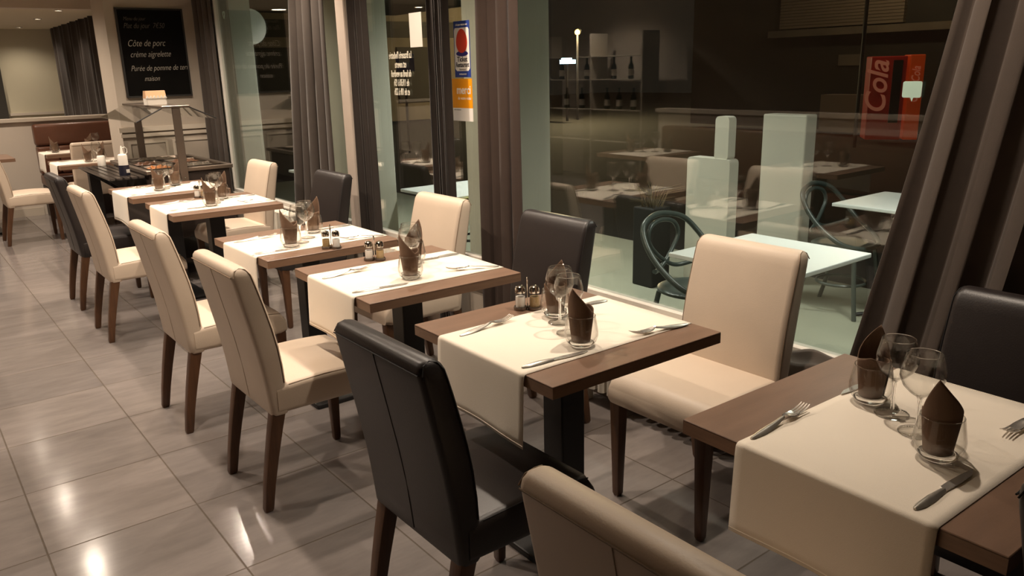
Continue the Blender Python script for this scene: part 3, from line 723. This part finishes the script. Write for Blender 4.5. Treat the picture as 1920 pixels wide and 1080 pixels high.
# paper bread bag on the shelf
t = thing('bread_bag', 'white and brown paper bread bag standing on top of the buffet guard', 'paper bag', (1.71, 6.62, 1.2885))
secs = [[(a*k, b*k, z) for a, b in rrect(.15, .09, .01, 2)] for z, k in ((0, 1), (.05, 1.02))]
MB().loft(secs, cap=True).build('bag_bottom', 'paper_white', t, smooth=0)
n = 24
zz = [[(x*1.03, y*1.03, .05) for x, y in rrect(.15, .09, .01, 5)]]
zz.append([(x*.98, y*.6, .105) for x, y in rrect(.15, .09, .01, 5)])
MB().loft(zz).build('bag_top', 'kraft_paper', t)
dz = MB()
for k in range(6): dz.prism([(-.077+.0257*k, .049), (-.077+.0257*(k+1), .049), (-.077+.0257*(k+.5), .072)], -.0485, -.0440, axis='y')
dz.build('torn_edge', 'paper_white', t, smooth=0)
tbowl = thing('bowl_stack', 'stack of ribbed white bowls on the low shelf of the buffet', 'bowls', (1.62, 6.36, .136))
for k in range(5): MB().lathe([(0, .0+.03*k), (.04, .0+.03*k), (.075, .035+.03*k), (.075, .040+.03*k), (.04, .006+.03*k), (0, .006+.03*k)], 28).build('bowl', 'porcelain', tbowl)

# ------------------------------------------------------------------ far seating area
t = thing('banquette', 'brown leather wall bench with padded back under the partition ledge', 'bench', (0, 0, 0))
MB().box(1.345, 2.40, 10.30, 10.455, .78, 1.02).build('back_cushion', 'brown_leather', t, bevel=.035, seg=4)
for k in range(5): MB().box(1.35+.21*k, 1.35+.21*k+.205, 10.27, 10.44, .47, .775).build('back_panel', 'brown_leather', t, bevel=.02, seg=3)
MB().box(1.35, 2.40, 9.95, 10.44, .34, .465).build('seat_cushion', 'brown_leather', t, bevel=.03, seg=3)
MB().box(1.36, 2.39, 10.0, 10.44, 0, .34).build('base', 'buffet_wood', t, smooth=0)
FA = 'the table left of the buffet'; FB = 'the table by the brown bench'
tables.put((1.20, 8.02, 0), 0, 'far brown table just left of the buffet, its runner drooping', 'tables at the far end')
runners.put((1.20, 8.02, 0), 0, 'cream runner hanging off the far table just left of the buffet', 'cream table runners')
tables.put((1.30, 9.36, 0), 0, 'farthest brown table, before the brown leather bench', 'tables at the far end')
runners.put((1.30, 9.36, 0), 0, 'cream runner on the farthest table before the brown bench', 'cream table runners')
tables.put((.385, 9.30, 0), 0, 'brown table at the left edge of the photo, only its corner showing', 'tables at the far end')
glasses(FA, (1.47, 8.22), (1.56, 8.28), None, (1.62, 8.42), VB, VA)
glasses(FB, (1.42, 9.62), None, (1.84, 9.72), (1.78, 9.80), VB, VA)
lay('fork', FA, (1.25, 8.45), (1.455, 8.45), A1); lay('knife', FB, (1.36, 9.82), (1.57, 9.82), A1)
tag(MB().box(1.80, 1.85, 9.58, 9.62, WZ, WZ+.07).build('menu_card', 'paper_white', None, smooth=0, bevel=.002), 'small white card standing on the farthest table', 'card')
chairs['beige'].put((1.66, 9.14, 0), PI/2, 'beige leather dining chair facing the brown bench, its back to the camera', 'upholstered dining chairs')
chair('beige', .762, 8.82, 1, 'beige leather dining chair at the left edge of the photo, seen from its side')
# row across the aisle, seen only mirrored in the window
t = thing('banquette', 'long brown bench against the low divider, mirrored in the window', 'bench', (0, 0, 0))
MB().box(-1.165, -1.03, -1.8, 5.3, .46, .92).build('back_cushion', 'brown_leather', t, bevel=.03, seg=3)
MB().box(-1.165, -.66, -1.8, 5.3, .30, .45).build('seat_cushion', 'brown_leather', t, bevel=.03, seg=3)
MB().box(-1.165, -.70, -1.8, 5.3, 0, .30).build('base', 'buffet_wood', t, smooth=0)
for k, y in enumerate((.95, 2.85, 4.5)):
    nm = ('nearest', 'middle', 'farthest')[k]; q = f'the {nm} table of the bench row'
    tables.put((-.66, y, 0), 0, f'{nm} brown table at the long bench, mirrored in the window', 'tables at the long bench')
    runners.put((-.66, y, 0), 0, f'cream runner on the {nm} table at the long bench, mirrored in the window', 'cream table runners')
    glasses(q, (-.45, y+.2), (-.40, y+.30), (-.31, y+.36), (-.26, y+.46), VB, VA, 'bench side', 'aisle side')
t = thing('bottle_shelf', 'tall shelf unit with bottles beyond the divider, mirrored in the window', 'shelf', (-2.62, 0, 0))
for z in (.55, .95, 1.33, 1.62): MB().box(-.15, .15, 6.9, 8.7, z-.012, z).build('shelf', 'shelf_wood', t, smooth=0)
for y in (6.9, 7.8, 8.7): MB().box(-.15, .15, y-.012, y+.012, 0, 1.9).build('upright', 'shelf_wood', t, smooth=0)
def make_bottle():
    b = thing('bottle', 'x', 'bottle')
    MB().lathe([(0, 0), (.034, 0), (.036, .004), (.036, .15), (.030, .175), (.014, .20), (.013, .255), (.015, .257), (.015, .27), (0, .27)], 20).build('glass_body', 'bottle_dark', b)
    MB().lathe([(.0365, .04), (.0372, .041), (.0372, .12), (.0365, .121)], 20).build('paper_label', 'bottle_label', b)
    return b
bp_ = Proto(make_bottle())
for k, (y, z) in enumerate(((7.15, .95), (7.4, .95), (7.62, .95), (8.1, .95), (8.4, .95), (7.2, 1.33), (7.5, 1.33), (8.0, 1.33), (8.5, 1.33))):
    bp_.put((-2.60, y, z+.001), 0, f'dark bottle with pale label on the {"lower" if z < 1 else "upper"} bottle shelf, {ordn[k if k < 5 else k-5]} from its near end', 'bottles on the shelf')

# ------------------------------------------------------------------ things on the glass
GX = 2.4745
t = thing('meal_voucher_sticker', 'blue and white sticker with a red egg on the window glass', 'sticker', (0, 0, 0))
y0, y1, z0, z1 = 3.638, 3.493, 1.452, 1.735
MB().box(GX-.0012, GX, y1, y0, z0, z1).build('backing', 'sticker_blue', t, smooth=0)
pl = [(y1+.006, z0+.045), (y1+.02, z0+.032), (y0-.02, z0+.032), (y0-.006, z0+.045), (y0-.006, z1-.045), (y0-.014, z1-.034), (y1+.014, z1-.034), (y1+.006, z1-.045)]
MB().prism(pl, GX-.002, GX-.0012, axis='x').build('white_panel', 'sticker_white', t, smooth=0)
yc = (y0+y1)/2
el = [(yc+.050*math.cos(a)*(1-.10*math.sin(a)), z1-.100+.060*math.sin(a)) for a in [2*PI*k/40 for k in range(40)]]
MB().prism([(yc+.054*math.cos(a), z1-.163+.014*math.sin(a)) for a in [2*PI*k/32 for k in range(32)]], GX-.0024, GX-.0020, axis='x').build('egg_cup', 'sticker_navy', t, smooth=0)
MB().prism(el, GX-.0030, GX-.0024, axis='x').build('red_egg', 'sticker_red', t, smooth=0)
LX, LY = (0, -1, 0), (0, 0, 1)
text('lettering', 'Ticket', .036, 'ink', (GX-.0025, yc, z1-.203), LX, LY, t, 'CENTER', bold=.0006, ext=.0003)
text('lettering', 'Restaurant', .034, 'ink', (GX-.0025, yc, z1-.230), LX, LY, t, 'CENTER', bold=.0006, ext=.0003, sx=.8)
text('lettering', 'Bienvenue', .014, 'grey_ink', (GX-.0025, yc, z1-.247), LX, LY, t, 'CENTER', ext=.0003)
text('lettering', 'chèque restaurant', .016, 'sticker_white', (GX-.0018, yc, z1-.023), LX, LY, t, 'CENTER', ext=.0003, sx=.9)
text('lettering', 'restaurant', .016, 'sticker_white', (GX-.0018, yc, z0+.012), LX, LY, t, 'CENTER', ext=.0003)
t = thing('thank_you_sticker', 'orange and white sticker reading merci on the window glass', 'sticker', (0, 0, 0))
y0, y1, z0, z1 = 3.672, 3.487, 1.285, 1.445
z0 = 1.225
MB().box(GX-.0012, GX, y1, y0, z0+.068, z1).build('orange_panel', 'sticker_orange', t, smooth=0)
MB().box(GX-.0012, GX, y1, y0, z0, z0+.068).build('white_panel', 'sticker_white', t, smooth=0)
text('lettering', 'merci', .062, 'sticker_white', (GX-.0015, y1+.012, z0+.142), LX, LY, t, 'RIGHT', bold=.001, ext=.0003, sx=.92)
text('lettering', 'de votre visite', .022, 'sticker_white', (GX-.0015, y1+.012, z0+.112), LX, LY, t, 'RIGHT', ext=.0003, sx=.95)
text('lettering', 'votre restaurant', .010, 'grey_ink', (GX-.0015, y0-.010, z0+.056), LX, LY, t, 'LEFT', ext=.0003)
tag(MB().box(GX-.0012, GX, 3.950, 4.080, 1.620, 1.805).build('paper_notice', 'paper_white', None, smooth=0), 'blank white paper notice taped high on the glass between two curtains', 'notice')
t = thing('window_lettering', 'white opening hours lettering on the glass, read from outside', 'lettering', (0, 0, 0))
for k, bd in enumerate(('La Brasserie l\'Industrie', 'est ouverte', 'du lundi au vendredi', 'de 11h30 à 15h', 'et de 18h à 22h')):
    text('lettering', bd, .056, 'glass_lettering', (GX, 4.205, 1.563-.052*k), (0, 1, 0), (0, 0, 1), t, 'CENTER', ext=.0005, bold=.0003, sx=.50)
bub = []
for sx, sz, a0 in ((1, 1, 0), (-1, 1, 90), (-1, -1, 180), (1, -1, 270)):
    for k in range(5):
        a = math.radians(a0+22.5*k); bub.append((1.196+sx*.023+.006*math.cos(a)*1, 1.400+sz*.018+.006*math.sin(a)))
    if sx == -1 and sz == -1: bub += [(1.190, 1.376), (1.194, 1.364), (1.199, 1.376)]
tag(MB().prism(bub, GX-.0012, GX, axis='x').build('bubble_sticker', 'sticker_mint', None, smooth=0), 'pale mint speech bubble sticker on the glass near the right curtain', 'sticker')
hp = [(GX-.001, 7.08-.006*16*math.sin(a)**3/4, 1.99+.006*(13*math.cos(a)-5*math.cos(2*a)-2*math.cos(3*a)-math.cos(4*a))/3) for a in [2*PI*k/32 for k in range(32)]]
tag(MB().tube(hp, .002, 6, closed=True).build('heart_drawing', 'glass_scribble'), 'faint heart outline drawn on the far window pane', 'drawing')

# ------------------------------------------------------------------ terrace outside the glass
GZ = -.13
struct('floor_terrace', MB().box(2.6, 5.5, -3, 12, GZ-.1, GZ), 'terrace_floor', smooth=0)
struct('floor_street', MB().box(5.5, 40, -14, 40, GZ-.2, GZ-.1), 'asphalt', smooth=0)
struct('ceiling_terrace', MB().box(2.6, 7.6, -3, 13, 2.45, 2.6), 'soffit_dark', smooth=0)
def pillar(label, y0, y1):
    o = MB().box(2.74, 3.04, y0, y1, GZ, 2.45).build('pillar', 'pillar_paint', None, smooth=0, bevel=.008, seg=1)
    return tag(o, label, 'pillar', 'pale terrace pillars')
pillar('pale green lit pillar outside, right of the reddish brown curtain', 3.52, 3.95)
pillar('pale lit pillar outside, right of the very dark curtain', 5.33, 5.80)
pillar('broad pale lit pillar outside at the far end of the window', 7.95, 9.0)
def terrace_light(y, wh, pw):
    t = thing('terrace_lamp', f'long cool white lamp under the terrace roof, {wh}', 'lamp', (3.9, y, 2.45), 0, 'terrace lamps')
    MB().box(-.06, .06, -.6, .6, -.05, 0).build('housing', 'lamp_metal', t, smooth=0)
    MB().box(-.045, .045, -.58, .58, -.055, -.05).build('diffuser', 'terrace_lens', t, smooth=0)
    ld = bpy.data.lights.new('terrace_light', 'AREA'); ld.shape = 'RECTANGLE'; ld.size = .1; ld.size_y = 1.1; ld.energy = pw; ld.color = (1.0, 1.0, .90); ld.spread = math.radians(130)
    lo = bpy.data.objects.new('tube', ld); C.objects.link(lo); lo.parent = t; lo.location = (0, 0, -.06)
terrace_light(1.6, 'above the white tables', 19)
terrace_light(4.6, 'before the pale pillars', 22)
terrace_light(7.4, 'at the far end', 20)
def terrace_spot(x, y, wh, r):
    t = thing('terrace_downlight', f'round terrace roof light seen through the glass {wh}', 'lamp', (x, y, 2.45), 0, 'terrace lamps')
    MB().lathe([(r, 0), (r+.02, 0), (r+.02, -.012), (r, -.010)], 24).build('ring', 'lamp_metal', t)
    MB().lathe([(0, -.004), (r, -.004), (r, -.001), (0, -.001)], 24).build('lens', 'lamp_lens', t)
terrace_spot(5.13, 12.25, 'left of the wide taupe curtain', .11)
terrace_spot(6.93, 11.12, 'above the white paper notice', .06)
terrace_spot(6.78, 9.68, 'above the blue egg sticker', .06)
def make_out_table():
    t = thing('terrace_table', 'x', 'table')
    MB().box(-.33, .33, -.33, .33, .728, .75).build('tabletop', 'outdoor_top', t, smooth=0, bevel=.004, seg=2)
    MB().tube([(0, 0, .03), (0, 0, .728)], .025, 12).build('column', 'black_steel', t)
    for a in (0, PI/2): MB().tube([(-.27*math.cos(a+.785), -.27*math.sin(a+.785), .012), (0, 0, .04), (.27*math.cos(a+.785), .27*math.sin(a+.785), .012)], .012, 8).build('foot', 'black_steel', t)
    MB().box(-.2, .2, -.02, .02, .715, .728).build('bracket', 'black_steel', t, smooth=0)
    return t
ot = Proto(make_out_table())
ot.put((3.205, 2.145, GZ), 0, 'white square terrace table just outside the glass behind a beige chair', 'terrace tables')
ot.put((5.00, 2.36, GZ), 0, 'white square terrace table farther out, partly hidden by the right curtain', 'terrace tables')
ot.put((3.4, 5.0, GZ), 0, 'white square terrace table outside between the pale pillars', 'terrace tables')
ot.put((3.3, 6.9, GZ), 0, 'white square terrace table outside beyond the second pillar', 'terrace tables')
def make_out_chair():
    t = thing('terrace_chair', 'x', 'chair')     # faces -Y, back at y=+.2
    def bez(p, n=10):
        pts = [Vector(q) for q in p]; out = []
        m = len(pts)
        for i in range(m-1):
            a, b, c, d = pts[max(i-1, 0)], pts[i], pts[i+1], pts[min(i+2, m-1)]
            for k in range(n):
                s = k/n; out.append(.5*((2*b)+(c-a)*s+(2*a-5*b+4*c-d)*s*s+(3*b-a-3*c+d)*s**3))
        out.append(pts[-1]); return out
    MB().tube(bez([(0, -.19, .452), (-.13, -.17, .46), (-.225, -.08, .50), (-.245, .06, .60), (-.235, .16, .71), (-.17, .225, .795), (0, .255, .83), (.17, .225, .795), (.235, .16, .71), (.245, .06, .60), (.225, -.08, .50), (.13, -.17, .46), (0, -.19, .452)]), .0155, 10).build('back_hoop', 'resin_chair', t)
    MB().tube(bez([(-.235, .10, .57), (-.10, .185, .535), (0, .205, .57), (.09, .218, .64), (.135, .222, .71), (.10, .232, .775), (0, .240, .797), (-.10, .232, .775), (-.135, .222, .71), (-.09, .218, .64), (0, .205, .57), (.10, .185, .535), (.235, .10, .57)]), .0125, 10).build('back_loop', 'resin_chair', t)
    for sx in (-1, 1): MB().tube(bez([(sx*.15, .13, .44), (sx*.17, .18, .2), (sx*.19, .24, 0)], 6), .0145, 10).build('leg', 'resin_chair', t)
    MB().lathe([(0, .435), (.19, .435), (.205, .442), (.207, .455), (.195, .462), (.15, .458), (0, .452)], 32).build('seat', 'resin_chair', t)
    for sx in (-1, 1): MB().tube(bez([(sx*.14, -.14, .44), (sx*.165, -.17, .2), (sx*.185, -.20, 0)], 6), .0145, 10).build('leg', 'resin_chair', t)
    MB().tube([(.155*math.cos(a), .155*math.sin(a), .20) for a in [2*PI*k/28 for k in range(28)]], .010, 8, closed=True).build('stretcher', 'resin_chair', t)
    return t
oc = Proto(make_out_chair())
oc.put((3.32, 2.66, GZ), .08, 'dark grey bistro chair with looped back just outside, left of the white table', 'terrace chairs')
oc.put((4.88, 2.70, GZ), .05, 'dark grey bistro chair with looped back at the farther white table', 'terrace chairs')
oc.put((3.10, 1.36, GZ), PI+.25, 'dark grey bistro chair outside with its back near the right curtain', 'terrace chairs')
t = thing('planter', 'tall black planter with dry grass behind the looped bistro chair', 'planter', (4.45, 4.0, GZ))
MB().box(-.10, .10, -.10, .10, 0, .60).build('box', 'planter_black', t, smooth=0, bevel=.01)
gm = MB()
for k in range(60):
    a = random.uniform(0, 2*PI); r = random.uniform(0, .08); x, y = r*math.cos(a), r*math.sin(a); q = random.uniform(.12, .3); d = random.uniform(.02, .22)
    gm.tube([(x, y, .58), (x+d*.3*math.cos(a), y+d*.3*math.sin(a), .58+q*.5), (x+d*math.cos(a), y+d*math.sin(a), .58+q*.6)], [.003, .002, .0006], 4)
gm.build('grass', 'dry_grass', t)['kind'] = 'stuff'
# pale stands on the terrace
t = thing('menu_stand', 'pale terrace stand with a narrow head on a wide base', 'stand', (4.6, 3.58, GZ))
MB().prism(rrect(.37, .98, .03, 4, 0, .49), -.05, .05, axis='x').build('base_panel', 'pillar_paint', t, smooth=0)
MB().prism(rrect(.115, .30, .03, 4, -.10, 1.12), -.04, .04, axis='x').build('head_panel', 'pillar_paint', t, smooth=0)
tag(MB().box(5.2, 5.34, 3.24, 3.60, GZ, 1.12).build('terrace_screen', 'pillar_paint', None, smooth=0, bevel=.01), 'pale rectangular terrace screen beyond the white table', 'screen')
t = thing('bar_stool', 'yellow topped stool with a dark foot ring outside, under the stickers', 'stool', (3.25, 4.62, GZ))
MB().lathe([(0, .60), (.13, .60), (.16, .615), (.165, .64), (.15, .655), (0, .65)], 28).build('seat', 'yellow_plastic', t)
MB().tube([(0, 0, .02), (0, 0, .60)], .018, 10).build('column', 'black_steel', t)
MB().lathe([(0, 0), (.17, 0), (.17, .012), (.02, .03), (0, .03)], 28).build('foot', 'black_steel', t)
MB().tube([(.13*math.cos(a), .13*math.sin(a), .45) for a in [2*PI*k/24 for k in range(24)]], .009, 8, closed=True).build('foot_ring', 'black_steel', t)
tag(MB().lathe([(0, 0), (.17, 0), (.175, .01), (.17, .03), (0, .03)], 40).build('round_sign', 'sticker_white'), 'half hidden white round sign fixed beside the far pillar', 'sign')
rs = bpy.data.objects['round_sign']; rs.location = (3.12, 8.22, 1.96); rs.rotation_euler = (PI/2, 0, .2)

# ------------------------------------------------------------------ across the street
t = thing('vending_machine', 'tall red drinks machine across the street with white script', 'vending machine', (16.25, 8.75, GZ), math.atan2(7.97-8.75, 16.822-16.25), 'drinks machines')
Wv = .68; Hv = 1.68
MB().box(0, Wv, 0, .7, 0, Hv).build('cabinet', 'vending_red', t, smooth=0, bevel=.02)
MB().box(.42, .60, -.02, 0, .35, 1.6).build('button_panel', 'vending_panel', t, smooth=0)
text('lettering', 'Cola', .56, 'vending_script', (.33, -.012, .52), (0, 0, 1), (-1, 0, 0), t, 'LEFT', ext=.004, shear=.3, bold=.008)
t2 = thing('vending_machine', 'narrower orange drinks machine right of the red one across the street', 'vending machine', (16.68, 8.16, GZ), math.atan2(7.97-8.75, 16.822-16.25), 'drinks machines')
MB().box(0, .28, 0, .7, 0, 1.70).build('cabinet', 'vending_orange', t2, smooth=0, bevel=.02)
text('lettering', 'Coca-Cola', .22, 'vending_script', (.20, -.012, .75), (0, 0, 1), (-1, 0, 0), t2, 'LEFT', ext=.004, shear=.3, bold=.002, sx=.75)
t = thing('street_building', 'dark building across the street with a roller shutter and doorway', 'building', (18.2, 3.0, GZ))
MB().box(0, .5, -8, 12, 0, 7).build('wall', 'facade_dark', t, smooth=0)
sh = MB()
for k in range(16): sh.box(-.12, 0, 6.1, 9.2, 2.4+.07*k, 2.4+.07*k+.06)
sh.build('roller_shutter', 'shutter_metal', t, smooth=0)
MB().box(-.3, 0, 4.5, 9.4, 2.2, 2.36).build('canopy_beam', 'facade', t, smooth=0)
MB().box(-.04, 0, 7.0, 7.6, 1.5, 1.75).build('picture_frame', 'facade', t, smooth=0)
MB().box(-.5, 0, 6.7, 7.7, 0, .85).build('counter', 'shutter_metal', t, smooth=0)
t = thing('shop_sign', 'small lit blue white shop sign far down the street', 'sign', (18.0, 20.0, 0))
MB().box(-.05, .05, -.36, .30, 1.60, 1.72).build('light_box', 'sign_light', t, smooth=0)
MB().box(-.05, .05, -.18, .22, 1.73, 1.78).build('light_bar', 'sign_light', t, smooth=0)
MB().box(-.03, .03, -.03, .03, GZ-.1, 1.60).build('post', 'black_steel', t, smooth=0)
t = thing('street_lamp', 'amber street lamp glowing far down the street', 'lamp', (18.0, 20.0, 0))
MB().lathe([(0, 2.50), (.07, 2.53), (.09, 2.60), (.05, 2.66), (0, 2.68)], 16, (.6, .15, 0)).build('lantern', 'street_glow', t)
MB().tube([(.6, .15, GZ-.1), (.6, .15, 2.5)], .04, 8).build('pole', 'black_steel', t)
ld = bpy.data.lights.new('street_light', 'POINT'); ld.energy = 700; ld.color = (1, .75, .4); ld.shadow_soft_size = .1
lo = bpy.data.objects.new('glow', ld); C.objects.link(lo); lo.parent = t; lo.location = (.3, -.2, 2.6)
t = thing('parking_sign', 'blue parking sign with white stroke seen between two curtains', 'road sign', (9.0, 15.1, GZ-.1))
MB().box(-.22, .22, -.01, .01, 1.72, 2.08).build('panel', 'sticker_blue', t, smooth=0)
MB().box(-.15, .10, -.016, -.010, 1.90, 1.98).build('stroke', 'sticker_white', t, smooth=0)
MB().tube([(0, .03, 0), (0, .03, 2.1)], .03, 8).build('post', 'black_steel', t)
t = thing('street_house', 'ochre shop front far across the street behind the curtains', 'building', (16, 24, GZ))
MB().box(-9, 1.6, 0, .5, 0, 6).build('wall', 'facade', t, smooth=0)
MB().box(-8, .8, -.12, 0, 2.7, 3.2).build('fascia', 'facade_dark', t, smooth=0)
for x in (-7, -4.5, -2): MB().box(x, x+1.6, -.05, 0, .6, 2.4).build('shop_window', 'facade_dark', t, smooth=0)
MB().box(1.2, 1.3, -.12, 0, 1.9, 3.6).build('gold_reflection', 'gold_reflection', t, smooth=0)  # glowing strip stands in for a golden reflection, no part of the house
t = thing('added_fill_lamp', 'added lamp above view, brightening the dark building across the street', 'lamp', (15.6, 8.6, GZ-.1))  # added lamp out of view, brightens the shutter and dark facade
MB().tube([(0, 0, 0), (0, 0, 4.4), (.1, 0, 4.5)], .04, 8).build('pole', 'black_steel', t)
MB().lathe([(0, 4.30), (.12, 4.36), (.12, 4.44), (0, 4.5)], 16, (.2, 0, 0)).build('lantern', 'street_glow', t)
ld = bpy.data.lights.new('shutter_fill_light', 'POINT'); ld.energy = 45; ld.color = (1, .78, .5); ld.shadow_soft_size = .1
lo = bpy.data.objects.new('glow', ld); C.objects.link(lo); lo.parent = t; lo.location = (.2, 0, 4.1)
